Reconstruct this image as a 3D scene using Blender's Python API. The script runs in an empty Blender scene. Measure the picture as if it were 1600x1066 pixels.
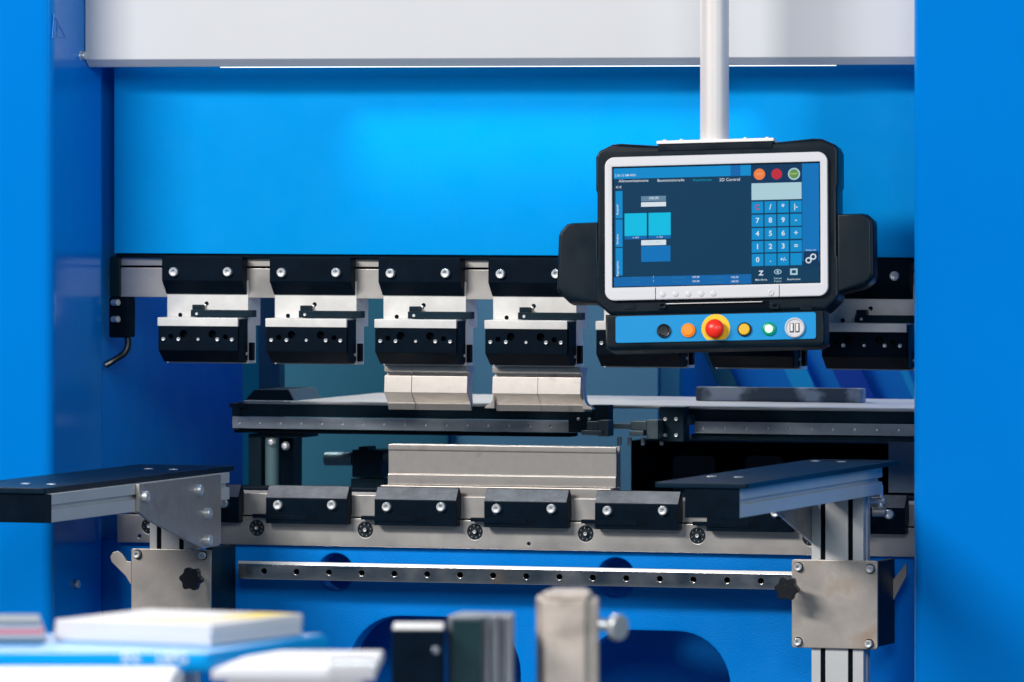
import bpy, bmesh, math, random
from mathutils import Vector, Matrix
random.seed(7)
scene = bpy.context.scene
COL = scene.collection
R = math.radians

# ------------------------------------------------------------------ camera
F = 11700.0            # focal length in photograph pixels (1600 wide)
HX, HY = 800.0, 207.0  # principal point / horizon row
TH = math.atan(3933 / F)
D0 = 13.765
CZ = 1.55
dv = Vector((-math.sin(TH), math.cos(TH), 0))
rv = Vector((math.cos(TH), math.sin(TH), 0))
CAM = Vector((0, 0, CZ)) - dv * D0
cd = bpy.data.cameras.new("camera")
cam = bpy.data.objects.new("camera", cd); COL.objects.link(cam)
cd.sensor_width = 36; cd.lens = F / 1600 * 36
cd.shift_y = (HY - 533) / 1600
cam.location = CAM; cam.rotation_euler = (R(90), 0, TH)
cd.clip_start = 0.5; cd.clip_end = 100
cd.dof.use_dof = True; cd.dof.focus_distance = 13.6; cd.dof.aperture_fstop = 6.2
scene.camera = cam

# ------------------------------------------------------------------ world, lamps, exposure
w = bpy.data.worlds.new("World"); scene.world = w; w.use_nodes = True
bg = w.node_tree.nodes["Background"]
bg.inputs[0].default_value = (0.004, 0.085, 0.21, 1); bg.inputs[1].default_value = 0.42
scene.view_settings.view_transform = 'Standard'; scene.view_settings.look = 'None'
scene.view_settings.exposure = 0; scene.view_settings.gamma = 1

def lamp(name, pos, target, size, power, color, size_y=None):
    l = bpy.data.lights.new(name, 'AREA'); o = bpy.data.objects.new(name, l); COL.objects.link(o)
    l.energy = power; l.color = color; l.size = size
    if size_y: l.shape = 'RECTANGLE'; l.size_y = size_y
    o.location = pos
    o.rotation_euler = (Vector(target) - Vector(pos)).to_track_quat('-Z', 'Y').to_euler()
    return o
kd = Vector((28, 60, -35)).normalized()
KT = Vector((0.1, 0, 1.1))
lamp("hall_spot_lamp", KT - kd * 8.0, KT, 3.6, 560, (1.0, 0.95, 0.90), 0.8)
lamp("front_fill_lamp", (3.6, -9.0, 4.2), (0, 0, 1.1), 3.0, 230, (0.95, 0.97, 1.0), 2.0)  # added fill lamp, softens the arm and pole shadows
lamp("side_fill_lamp", (5.0, -3.2, 3.0), (0, 0, 1.1), 2.5, 55, (0.80, 0.95, 1.0), 2.0)  # added lamp, brightens the sides that face right
lamp("rear_fill_lamp", (-1.15, 0.85, 3.0), (0.2, 0.65, 1.0), 1.4, 85, (1.0, 0.96, 0.92), 0.6)  # added lamp, brightens the sheet behind the punches

# ------------------------------------------------------------------ pixel -> world at a real depth plane
def at(px, py, Y):
    d = dv + rv * ((px - HX) / F) + Vector((0, 0, -(py - HY) / F))
    t = (Y - CAM.y) / d.y
    return CAM + d * t
def ats(px, py, s):
    return CAM + (dv + rv * ((px - HX) / F) + Vector((0, 0, -(py - HY) / F))) * s
def X(px, Y): return at(px, 500, Y).x
def Z(px, py, Y): return at(px, py, Y).z
def XZ(px, py, Y):
    p = at(px, py, Y); return (p.x, p.z)

# ------------------------------------------------------------------ materials
def mat(name, col, rough=0.5, metal=0.0, noise=None, bump=None, coat=0.0, spec=0.5, stain=None, emit=None, rvar=0.0, brush=None, tint=None):
    m = bpy.data.materials.new(name); m.use_nodes = True
    nt = m.node_tree; N = nt.nodes; L = nt.links; b = N["Principled BSDF"]
    b.inputs["Base Color"].default_value = (*col, 1); b.inputs["Roughness"].default_value = rough
    b.inputs["Metallic"].default_value = metal; b.inputs["Coat Weight"].default_value = coat
    b.inputs["Coat Roughness"].default_value = 0.12
    b.inputs["Specular IOR Level"].default_value = spec
    if tint: b.inputs["Specular Tint"].default_value = (*tint, 1)
    if emit:
        b.inputs["Emission Color"].default_value = (*emit[0], 1); b.inputs["Emission Strength"].default_value = emit[1]
    if not (noise or bump or stain or rvar or brush): return m
    tc = N.new("ShaderNodeTexCoord")
    oi = N.new("ShaderNodeObjectInfo"); ml = N.new("ShaderNodeMath"); ml.operation = 'MULTIPLY'; ml.inputs[1].default_value = 37.0
    L.new(oi.outputs["Random"], ml.inputs[0]); va = N.new("ShaderNodeVectorMath"); va.operation = 'ADD'
    L.new(tc.outputs["Object"], va.inputs[0]); L.new(ml.outputs[0], va.inputs[1])
    src = va.outputs[0]
    cur = None
    if noise:   # (scale, amount)
        n = N.new("ShaderNodeTexNoise"); n.inputs["Scale"].default_value = noise[0]; n.inputs["Detail"].default_value = 6
        n.inputs["Roughness"].default_value = 0.65
        L.new(src, n.inputs["Vector"])
        rr = N.new("ShaderNodeMapRange"); rr.inputs[1].default_value = 0.3; rr.inputs[2].default_value = 0.7
        rr.inputs[3].default_value = 1 - noise[1]; rr.inputs[4].default_value = 1 + noise[1]
        L.new(n.outputs["Fac"], rr.inputs[0])
        mx = N.new("ShaderNodeMix"); mx.data_type = 'RGBA'; mx.blend_type = 'MULTIPLY'; mx.inputs[0].default_value = 1
        mx.inputs[6].default_value = (*col, 1)
        cb = N.new("ShaderNodeCombineColor")
        for i in range(3): L.new(rr.outputs[0], cb.inputs[i])
        L.new(cb.outputs[0], mx.inputs[7]); cur = mx.outputs[2]
    if stain:   # (scale, colour, threshold, softness)
        n = N.new("ShaderNodeTexNoise"); n.inputs["Scale"].default_value = stain[0]; n.inputs["Detail"].default_value = 4
        L.new(src, n.inputs["Vector"])
        rr = N.new("ShaderNodeMapRange"); rr.inputs[1].default_value = stain[2]; rr.inputs[2].default_value = stain[2] + stain[3]
        L.new(n.outputs["Fac"], rr.inputs[0])
        mx = N.new("ShaderNodeMix"); mx.data_type = 'RGBA'
        L.new(rr.outputs[0], mx.inputs[0])
        if cur: L.new(cur, mx.inputs[6])
        else: mx.inputs[6].default_value = (*col, 1)
        mx.inputs[7].default_value = (*stain[1], 1); cur = mx.outputs[2]
    if cur: L.new(cur, b.inputs["Base Color"])
    if rvar:
        n = N.new("ShaderNodeTexNoise"); n.inputs["Scale"].default_value = 14; n.inputs["Detail"].default_value = 5
        L.new(src, n.inputs["Vector"])
        rr = N.new("ShaderNodeMapRange"); rr.inputs[1].default_value = 0.3; rr.inputs[2].default_value = 0.7
        rr.inputs[3].default_value = max(0.03, rough - rvar); rr.inputs[4].default_value = rough + rvar
        L.new(n.outputs["Fac"], rr.inputs[0]); L.new(rr.outputs[0], b.inputs["Roughness"])
    h = None
    if brush:   # (stretch vector, scale, strength)
        mp = N.new("ShaderNodeMapping"); mp.inputs["Scale"].default_value = brush[0]; L.new(src, mp.inputs["Vector"])
        n = N.new("ShaderNodeTexNoise"); n.inputs["Scale"].default_value = brush[1]; n.inputs["Detail"].default_value = 4
        L.new(mp.outputs[0], n.inputs["Vector"])
        bp = N.new("ShaderNodeBump"); bp.inputs["Strength"].default_value = brush[2]; bp.inputs["Distance"].default_value = 0.002
        L.new(n.outputs["Fac"], bp.inputs["Height"]); h = bp.outputs[0]
    if bump:    # (scale, strength)
        n = N.new("ShaderNodeTexNoise"); n.inputs["Scale"].default_value = bump[0]; n.inputs["Detail"].default_value = 3
        L.new(src, n.inputs["Vector"])
        bp = N.new("ShaderNodeBump"); bp.inputs["Strength"].default_value = bump[1]; bp.inputs["Distance"].default_value = 0.002
        L.new(n.outputs["Fac"], bp.inputs["Height"])
        if h: L.new(h, bp.inputs["Normal"])
        h = bp.outputs[0]
    if h: L.new(h, b.inputs["Normal"])
    return m

BLUE = mat("blue_paint", (0.0, 0.31, 0.78), 0.36, bump=(90, 0.06), noise=(3, 0.04), coat=0.0, spec=0.22, rvar=0.06, tint=(.25, .7, 1))
BLUEC = mat("blue_paint_cast", (0.0, 0.235, 0.78), 0.36, bump=(260, 0.4), noise=(4, 0.07), coat=0.0, spec=0.4, rvar=0.08, tint=(.3, .7, 1))
BLUEG = mat("blue_gloss_panel", (0.0, 0.215, 0.72), 0.17, noise=(1.5, 0.04), bump=(14, .02), spec=0.5, tint=(.3, .75, 1))
WHITE = mat("white_hood_paint", (0.67, 0.685, 0.71), 0.38, bump=(150, 0.05), noise=(2, 0.02))
BLACK = mat("black_oxide", (0.001, 0.0065, 0.015), 0.48, spec=0.06, bump=(400, 0.12), noise=(30, 0.3), rvar=0.08)
BLACKG = mat("black_oxide_ground", (0.21, 0.225, 0.25), 0.42, metal=0.7, brush=((1, 1, 14), 60, 0.25), noise=(25, 0.25))
STEEL = mat("ground_steel", (0.49, 0.475, 0.455), 0.42, metal=0.85, brush=((40, 1, 1), 50, 0.08), noise=(18, 0.07), stain=(11, (0.40, 0.38, 0.36), 0.60, 0.2), rvar=0.07)
STEELB = mat("bright_ground_steel", (0.78, 0.775, 0.75), 0.5, metal=0.3, brush=((1, 1, 20), 60, 0.05), noise=(25, 0.10), rvar=0.06)
PUNCH = mat("tool_steel", (0.53, 0.50, 0.47), 0.38, metal=0.92, noise=(60, 0.05), brush=((60, 60, 1), 40, 0.06), stain=(25, (0.40, 0.34, 0.31), 0.62, 0.15))
CHROME = mat("polished_guide_steel", (0.55, 0.55, 0.55), 0.22, metal=1.0, noise=(9, 0.10), brush=((30, 1, 1), 40, 0.03), stain=(7, (0.45, 0.36, 0.28), 0.58, 0.15), rvar=0.07)
BOLT = mat("zinc_bolt", (0.82, 0.84, 0.85), 0.40, metal=0.75, noise=(200, 0.12))
ALU = mat("anodised_aluminium", (0.62, 0.63, 0.63), 0.45, metal=0.22, brush=((30, 30, 1), 30, 0.04), noise=(12, 0.05))
RAWPL = mat("raw_sheet_plate", (0.50, 0.46, 0.42), 0.46, metal=0.7, noise=(40, 0.07), stain=(14, (0.40, 0.31, 0.24), 0.56, 0.16), bump=(300, 0.05), rvar=0.08)
SATIN = mat("satin_black_top", (0.002, 0.014, 0.030), 0.38, spec=0.18, bump=(300, 0.10), noise=(15, 0.2))
PLAS = mat("black_rubber_plastic", (0.001, 0.008, 0.016), 0.34, spec=0.15, bump=(350, 0.04), noise=(8, 0.25), rvar=0.08)
KNOB = mat("knob_plastic", (0.004, 0.006, 0.010), 0.38)
BEZEL = mat("bezel_white", (0.70, 0.70, 0.73), 0.42)
POLE = mat("brushed_pole_steel", (0.84, 0.80, 0.78), 0.40, metal=0.25, brush=((1, 1, 0.05), 60, 0.1), noise=(5, 0.04))
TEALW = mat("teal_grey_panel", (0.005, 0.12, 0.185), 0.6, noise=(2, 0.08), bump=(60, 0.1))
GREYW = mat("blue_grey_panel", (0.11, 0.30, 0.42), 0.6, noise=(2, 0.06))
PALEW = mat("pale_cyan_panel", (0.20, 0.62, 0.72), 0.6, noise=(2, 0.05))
DARKM = mat("dark_machine_metal", (0.004, 0.018, 0.030), 0.42, spec=0.15, noise=(20, 0.3), bump=(200, 0.1))
RAILM = mat("dark_rail_steel", (0.27, 0.31, 0.35), 0.45, metal=0.7, noise=(12, 0.25), brush=((1, 1, 12), 40, 0.15))
SHEET = mat("galvanised_sheet", (0.60, 0.60, 0.575), 0.42, metal=0.35, noise=(7, 0.10), brush=((1, 14, 1), 9, 0.2), stain=(4, (0.45, 0.46, 0.48), 0.56, 0.1))
SMUDGE = mat("smudged_bar_steel", (0.36, 0.39, 0.42), 0.45, metal=0.4, stain=(12, (0.06, 0.08, 0.10), 0.46, 0.10))
GREENG = mat("grey_green_post", (0.10, 0.19, 0.21), 0.5, noise=(5, 0.08))
FING = mat("dark_finger_steel", (0.07, 0.10, 0.12), 0.4, metal=0.6, noise=(30, .2))
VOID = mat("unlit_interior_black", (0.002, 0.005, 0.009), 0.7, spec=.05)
HOSE = mat("black_hose", (0.006, 0.014, 0.022), 0.25)
PAPER = mat("white_paper", (0.80, 0.78, 0.79), 0.7, noise=(9, 0.03))
YELLOW = mat("yellow_print", (0.85, 0.62, 0.02), 0.6)
PINK = mat("pink_print", (0.75, 0.10, 0.14), 0.6)
GREYP = mat("grey_print", (0.20, 0.24, 0.28), 0.6)
CASEB = mat("blue_plastic_case", (0.0, 0.31, 0.76), 0.35, coat=0.0, spec=.3, tint=(.3, .75, 1), noise=(6, 0.05))
PRINTW = mat("white_lettering", (0.75, 0.85, 0.9), 0.5)
TABLEW = mat("white_laminate", (0.72, 0.72, 0.75), 0.45, noise=(4, 0.03))
BEIGE = mat("warm_grey_steel_block", (0.60, 0.52, 0.45), 0.5, metal=0.25, noise=(25, 0.14), stain=(12, (0.30, 0.25, 0.21), 0.55, 0.2))

# ------------------------------------------------------------------ object helpers
def tag(o, label=None, cat=None, group=None, kind=None):
    if label: o['label'] = label
    if cat: o['category'] = cat
    if group: o['group'] = group
    if kind: o['kind'] = kind
    return o
def thing(name, loc, label, cat, group=None):
    o = bpy.data.objects.new(name, None); COL.objects.link(o); o.location = loc; o.empty_display_size = 0.05
    return tag(o, label, cat, group)
def wn(o):
    md_ = o.modifiers.new("weighted_normals", 'WEIGHTED_NORMAL'); md_.keep_sharp = True; md_.weight = 100; md_.mode = 'FACE_AREA'
def origin_of(p):
    v = Vector((0, 0, 0))
    while p is not None: v += p.location; p = p.parent
    return v
def link(name, me, parent=None, m=None, loc=None, rot=None):
    o = bpy.data.objects.new(name, me); COL.objects.link(o)
    if m and not me.materials: me.materials.append(m)
    if parent is not None: o.parent = parent
    if loc is not None: o.location = Vector(loc) - origin_of(parent)
    if rot: o.rotation_euler = rot
    return o
def copy_tree(o, parent=None, shift=None):
    c = o.copy(); COL.objects.link(c)
    if parent is not None: c.parent = parent
    if shift is not None: c.location = o.location + shift
    for ch in list(o.children): copy_tree(ch, c)
    return c

class MB:
    def __init__(s): s.bm = bmesh.new()
    def _add(s, t, bev=0, seg=2, ang=25):
        bmesh.ops.recalc_face_normals(t, faces=t.faces)
        if bev:
            es = [e for e in t.edges if len(e.link_faces) == 2 and e.calc_face_angle(0) > R(ang)]
            bmesh.ops.bevel(t, geom=es, offset=bev, segments=seg, affect='EDGES', profile=0.5, clamp_overlap=True)
        me = bpy.data.meshes.new("tmp"); t.to_mesh(me); t.free(); s.bm.from_mesh(me); bpy.data.meshes.remove(me)
        return s
    def box(s, x0, x1, y0, y1, z0, z1, bev=0.0015):
        t = bmesh.new()
        v = [t.verts.new((x, y, z)) for x in (x0, x1) for y in (y0, y1) for z in (z0, z1)]
        for f in ((0, 1, 3, 2), (4, 6, 7, 5), (0, 4, 5, 1), (2, 3, 7, 6), (0, 2, 6, 4), (1, 5, 7, 3)):
            t.faces.new([v[i] for i in f])
        return s._add(t, bev)
    def prism(s, pts, axis, a0, a1, bev=0.0015, seg=2):
        """pts: outline; axis 'x' -> pts are (y,z); 'y' -> (x,z); 'z' -> (x,y)"""
        t = bmesh.new()
        def P(p, a):
            return {'x': (a, p[0], p[1]), 'y': (p[0], a, p[1]), 'z': (p[0], p[1], a)}[axis]
        A = [t.verts.new(P(p, a0)) for p in pts]; B = [t.verts.new(P(p, a1)) for p in pts]
        t.faces.new(A); t.faces.new(B[::-1]); n = len(pts)
        for i in range(n): t.faces.new((A[i], B[i], B[(i + 1) % n], A[(i + 1) % n]))
        return s._add(t, bev, seg)
    def plate(s, outline, holes, y0, y1, bev=0.001, M=None):
        """flat plate in XZ with through holes; outline/holes = point lists, y0 front, y1 back. M maps (x,z,depth)->world"""
        c = bpy.data.curves.new("tmp", 'CURVE'); c.dimensions = '2D'; c.fill_mode = 'BOTH'
        th = abs(y1 - y0); c.extrude = max(th / 2 - bev, 0.0); c.bevel_depth = bev; c.bevel_resolution = 1; c.offset = -bev
        for pl in [outline] + holes:
            sp = c.splines.new('POLY'); sp.points.add(len(pl) - 1); sp.use_cyclic_u = True
            for i, p in enumerate(pl): sp.points[i].co = (p[0], p[1], 0, 1)
        o = bpy.data.objects.new("tmp", c); COL.objects.link(o)
        dg = bpy.context.evaluated_depsgraph_get(); me = bpy.data.meshes.new_from_object(o.evaluated_get(dg))
        bpy.data.objects.remove(o); bpy.data.curves.remove(c)
        ym = (y0 + y1) / 2
        for v in me.vertices:
            x, z, q = v.co
            v.co = (x, ym - q, z) if M is None else M(x, z, q)
        t = bmesh.new(); t.from_mesh(me); bpy.data.meshes.remove(me)
        bmesh.ops.remove_doubles(t, verts=t.verts, dist=1e-6)
        return s._add(t)
    def cyl(s, p0, p1, r, seg=24, bev=0.0, r2=None):
        p0, p1 = Vector(p0), Vector(p1); ax = (p1 - p0); q = ax.to_track_quat('Z', 'Y')
        t = bmesh.new(); bmesh.ops.create_cone(t, cap_ends=True, segments=seg, radius1=r, radius2=r if r2 is None else r2, depth=ax.length)
        bmesh.ops.transform(t, matrix=Matrix.Translation((p0 + p1) / 2) @ q.to_matrix().to_4x4(), verts=t.verts)
        return s._add(t, bev, 2, 50)
    def lathe(s, prof, seg=24, M=None, hexring=()):
        t = bmesh.new(); rings = []
        for k, (r, h) in enumerate(prof):
            if r == 0: rings.append([t.verts.new((0, 0, h))]); continue
            ring = []
            for i in range(seg):
                a = 2 * math.pi * i / seg
                rr = r / math.cos(((a + R(30)) % R(60)) - R(30)) if k in hexring else r
                ring.append(t.verts.new((rr * math.cos(a), rr * math.sin(a), h)))
            rings.append(ring)
        for a, b in zip(rings, rings[1:]):
            for i in range(seg):
                j = (i + 1) % seg
                if len(a) == 1: t.faces.new((a[0], b[i], b[j]))
                elif len(b) == 1: t.faces.new((a[i], b[0], a[j]))
                else: t.faces.new((a[i], b[i], b[j], a[j]))
        if M is not None: bmesh.ops.transform(t, matrix=M, verts=t.verts)
        return s._add(t)
    def tube(s, pts, r, seg=12):
        c = bpy.data.curves.new("tmp", 'CURVE'); c.dimensions = '3D'; c.bevel_depth = r; c.bevel_resolution = 3; c.use_fill_caps = True
        sp = c.splines.new('NURBS'); sp.points.add(len(pts) - 1); sp.use_endpoint_u = True; sp.order_u = 3; sp.resolution_u = 8
        for i, p in enumerate(pts): sp.points[i].co = (*p, 1)
        o = bpy.data.objects.new("tmp", c); COL.objects.link(o)
        dg = bpy.context.evaluated_depsgraph_get(); me = bpy.data.meshes.new_from_object(o.evaluated_get(dg))
        bpy.data.objects.remove(o); bpy.data.curves.remove(c)
        t = bmesh.new(); t.from_mesh(me); bpy.data.meshes.remove(me); return s._add(t)
    def mesh(s, name, m, org=Vector((0, 0, 0)), smooth=35):
        if org.length: bmesh.ops.translate(s.bm, vec=-org, verts=s.bm.verts)
        me = bpy.data.meshes.new(name); s.bm.to_mesh(me); s.bm.free()
        for p in me.polygons: p.use_smooth = True
        try: me.set_sharp_from_angle(angle=R(smooth))
        except Exception: pass
        me.materials.append(m); return me
    def build(s, name, m, parent=None, smooth=35):
        o = bpy.data.objects.new(name, s.mesh(name, m, origin_of(parent), smooth)); COL.objects.link(o)
        if parent is not None: o.parent = parent
        wn(o); return o
def circ(cx, cz, r, n=20): return [(cx + r * math.cos(2 * math.pi * i / n), cz + r * math.sin(2 * math.pi * i / n)) for i in range(n)]
def rrect(x0, x1, z0, z1, r, n=6):
    out = []
    for cx, cz, a0 in ((x1 - r, z1 - r, 0), (x0 + r, z1 - r, 90), (x0 + r, z0 + r, 180), (x1 - r, z0 + r, 270)):
        for i in range(n + 1):
            a = R(a0 + 90 * i / n); out.append((cx + r * math.cos(a), cz + r * math.sin(a)))
    return out

# socket head cap screw, axis +Z -> turned to face -Y by its object rotation
def cap_screw(R_, h, flange=False):
    prof = [(0, h * 0.35), (R_ * 0.42, h * 0.35), (R_ * 0.42, h * 0.96), (R_ * 0.62, h), (R_ * 0.86, h), (R_, h * 0.82), (R_, 0)]
    if flange: prof += [(R_ * 1.25, 0), (R_ * 1.25, -h * 0.25)]
    return MB().lathe(prof, 24, hexring=(1, 2)).mesh("cap_screw", BOLT)
SCREW_L = cap_screw(0.0085, 0.008); SCREW_M = cap_screw(0.0072, 0.008, True); SCREW_S = cap_screw(0.0036, 0.004); SCREW_XS = cap_screw(0.0028, 0.0025)
TO_FRONT = (R(90), 0, 0); TO_RIGHT = (R(90), 0, R(90)); UP = (0, 0, 0)
def screw(p, me, parent, rot=TO_FRONT, name="bolt"): return link(name, me, parent, loc=p, rot=rot)

def spin(o):
    for ch in o.children_recursive:
        if ch.name.startswith('bolt'):
            ch.rotation_euler = (ch.rotation_euler.to_matrix() @ Matrix.Rotation(random.uniform(0, 1.05), 3, 'Z')).to_euler()
# ================================================================== THE MACHINE FRAME
brake = thing("press_brake", (0, 0, 0), "large blue press brake frame with two side columns, white hood and steel tool rails", "machine")
YC = -0.270
xc = X(80, YC)                         # inner face of left column
xr = X(1424, YC)                       # inner face of right column
ztop, zlow = Z(800, -60, YC) + 0.1, 0.25
def column(x0, x1, name):
    return MB().prism([(x0, YC), (x1, YC), (x1, -0.002), (x0, -0.002)], 'z', zlow, ztop, 0.022, 6).build(name, BLUEG, brake)
cl_ = column(xc - 0.45, xc, "side_column"); cl_['label'] = "blue left side column"
cr_ = column(xr, xr + 0.5, "side_column"); cr_['label'] = "blue right side column"
# door seam / cover on each column front
# triangle warning emblem, nearly same blue as the paint
def Xside(px, py, xconst):             # point on plane x = xconst
    d = dv + rv * ((px - HX) / F) + Vector((0, 0, -(py - HY) / F)); return CAM + d * ((xconst - CAM.x) / d.x)
WARN = mat("faded_blue_decal", (0.0, 0.205, 0.66), 0.3, spec=.35, tint=(.3, .75, 1))
a, b, c = Xside(84, 22, xc), Xside(104, 60, xc), Xside(81, 60, xc)
tri = [(a.y, a.z), (b.y, b.z), (c.y, c.z)]
cen = ((a.y + b.y + c.y) / 3, (a.z + b.z + c.z) / 3)
inner = [(cen[0] + (p[0] - cen[0]) * 0.78, cen[1] + (p[1] - cen[1]) * 0.78) for p in tri]
md = MB(); md.plate(tri, [inner], 0, 0.0006, 0.0, M=lambda x, z, q: (xc + 0.0005 + q, x, z))
md.box(xc + .0002, xc + .0008, cen[0] - .004, cen[0] + .004, cen[1] - .004, cen[1] + .012, 0)
md.box(xc + .0002, xc + .0008, cen[0] - .004, cen[0] + .004, cen[1] - .011, cen[1] - .007, 0)
md.build("warning_sign", WARN, cl_)
screw(Xside(118, 913, xc), SCREW_M, cl_, TO_RIGHT)
# inner C-frame plates
MB().box(xc - 0.065, xc - 0.018, 0.0, 0.78, zlow, ztop, 0.004).build("inner_frame_plate", BLUEC, brake)
MB().box(xr + 0.02, xr + 0.06, 0.0, 1.0, zlow, ztop, 0.004).build("inner_frame_plate", BLUEC, brake)
# upper beam
YB = 0.012
bx0, bx1 = X(178, YB), xr + 0.015
bz0, bz1 = Z(170, 396, YB), Z(170, 40, YB)
beam = MB().box(bx0, bx1, YB, 0.16, bz0, bz1, 0.002).build("upper_beam", BLUE, brake)
# hood
YH = -0.105
hz = Z(140, 93, YH); hz2 = Z(140, 105, YH)
hood = MB().prism([(YH, ztop), (YH, hz), (YH + .018, hz2), (YH + 0.075, hz2), (YH + 0.075, ztop)], 'x', xc + 0.001, xr - 0.001, 0.0015).build("hood", WHITE, brake)
LED = mat("lit_strip", (0.9, 0.9, 0.9), 0.5, emit=((0.85, 0.97, 1.0), 1.2))
MB().box(X(338, YH), X(1300, YH), YH + .020, YH + .030, hz2 - 0.0016, hz2 - 0.0003, 0.0002).build("light_strip", LED, hood)
ll = bpy.data.lights.new("strip_lamp", 'AREA'); lo = bpy.data.objects.new("strip_lamp", ll); COL.objects.link(lo)
ll.shape = 'RECTANGLE'; ll.size = X(1150, YH) - X(520, YH); ll.size_y = .012; ll.energy = 0.30; ll.spread = R(54); ll.color = (.7, .95, 1.0)
lo.location = ((X(1150, YH) + X(520, YH)) / 2, YH + .040, hz2 - .003); lo.rotation_euler = (R(22), 0, 0)
screw(Xside(127, 87, xc + 0.001) , SCREW_M, hood, TO_RIGHT, "screw")

# upper tool rail (steel) under the beam
YR = 0.030
rx0 = X(186, YR)
t0, t1, t2, t3 = [Z(190, y, YR) for y in (402, 415, 418, 464)]
MB().box(bx0 + .002, bx1, YB + .006, 0.14, t0 + .0005, bz0 - .0005, 0).build("beam_shadow_strip", BLACK, brake)  # black strip standing in for the shadow under the beam
MB().box(rx0, bx1, YR, 0.13, t1, t0, 0.001).build("tool_rail", STEEL, brake)
MB().box(rx0, bx1, YR + 0.012, 0.12, t2, t1 - .0003, 0).build("tool_rail_groove", BLACK, brake)
MB().box(rx0, bx1, YR - 0.002, 0.13, t3, t2 - .0003, 0.001).build("tool_rail", STEEL, brake)
# dark end block and hose at left
g0 = at(168, 470, .03)
eb = MB(); eb.box(X(170, .02), X(187, .02), .022, .09, Z(170, 464, .02), Z(170, 401, .02), .003).build("rail_end_block", DARKM, brake)
hs = thing("hose", at(185, 500, .03), "black hose with two metal fittings beside the left end of tool rail", "hose")
MB().box(X(168, .02), X(200, .02), .025, .06, Z(180, 528, .02), Z(180, 464.5, .02), .004).build("connector_block", BLACK, hs)
MB().tube([at(199, 524, .035), at(202, 536, .035), at(196, 552, .03), at(183, 560, .025), at(172, 567, .02), at(164, 571, .015)], 0.0062).build("tube", HOSE, hs)
for yy in (473, 499): MB().cyl(at(176, yy, .021), at(185, yy, .014), .006, 16, .001).build("fitting", BOLT, hs)

# ---------------- bed
YD = 0.018
bd0, bd1 = xc - 0.017, xr + 0.015
ztb = Z(375, 845, YD)
def rr_px(px0, px1, py0, py1, r): 
    x0, z1 = XZ(px0, py0, YD); x1 = X(px1, YD); z0 = Z(px0, py1, YD); return rrect(x0, x1, z0, z1, r, 10)
hc1, hc2 = XZ(524, 894, YD), XZ(962, 903, YD)
bedm = MB().plate([(bd0, zlow), (bd1, zlow), (bd1, ztb), (bd0, ztb)],
    [circ(*hc1, .034, 40), circ(*hc2, .036, 40), rr_px(545, 812, 962, 1180, .10), rr_px(905, 1140, 984, 1180, .10)], YD, YD + 0.05, 0.006)
bed = bedm.build("bed", BLUEC, brake)
MB().box(bd0, bd1, .30, .33, zlow, ztb - .01, 0).build("bed_rear_plate", BLUEC, brake)
for c_ in (hc1, hc2):   # pin heads seen inside the round holes
    screw((c_[0] + .018, YD + .05, c_[1] + .024), SCREW_S, bed, TO_FRONT, "pin")
# steel bed plate with adjusters
YP = 0.004
px0 = X(183, YP)
pz0, pz1 = Z(375, 851, YP), Z(400, 806, YP) - .0015
adj_px = [228, 401, 571, 741, 915, 1089, 1265]
pit = (X(915, YP) - X(401, YP)) / 3
adjx = [X(401, YP) + pit * (k - 1) for k in range(8)]
adjz = Z(401, 825, YP)
holes = [circ(x, adjz, .0150, 28) for x in adjx if x < xr - .03]
hx_, hz_ = XZ(826, 850, YP); holes.append(circ(hx_, hz_, .0035, 14))
hx_, hz_ = XZ(218, 838, YP); holes.append(circ(hx_, hz_, .0035, 14))
MB().plate([(px0, pz0), (bd1, pz0), (bd1, pz1), (px0, pz1)], holes, YP, YD - .001, 0.001).build("bed_plate", STEEL, brake)
ADJ = mat("adjuster_black", (0.012, 0.02, 0.028), 0.35)
for x in adjx:
    if x > xr - .03: continue
    a_ = MB().lathe([(0, .006), (.0022, .006), (.0022, .011), (.0045, .011), (.0052, .006), (.010, .006), (.0125, .008), (.0138, .008), (.0142, .004), (.0142, 0)], 28, M=Matrix.Translation((x, YP + .009, adjz)) @ Matrix.Rotation(R(90), 4, 'X')).build("adjuster", ADJ, brake)
    screw((x, YP + .0005, adjz), SCREW_S, a_, TO_FRONT, "adjuster_screw")
    mt = MB()
    for i in range(8):
        an = i * math.pi / 4 + .2; mt.box(x + .0108 * math.cos(an) - .0005, x + .0108 * math.cos(an) + .0005, YP + .0005, YP + .0015, adjz + .0108 * math.sin(an) - .0013, adjz + .0108 * math.sin(an) + .0013, 0)
    mt.build("scale_mark", mat("scale_white", (.35, .4, .42), .5) if "scale_white" not in bpy.data.materials else bpy.data.materials["scale_white"], a_)
# die holder rail
YK = 0.010
kz0, kz1 = Z(400, 805, YK), Z(400, 771, YK)
MB().box(px0 + .02, bd1, YK + .006, .11, pz1 - .002, kz0 - .0002, 0).build("holder_groove", BLACK, brake)
MB().box(px0 + .02, bd1, YK, .12, kz0, kz1, 0.0012).build("die_holder_rail", STEEL, brake)
MB().box(px0 + .02, bd1, .125, .20, kz1 - .02, kz1 + .006, 0.002).build("rear_support_bar", BLACK, brake)
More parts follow.
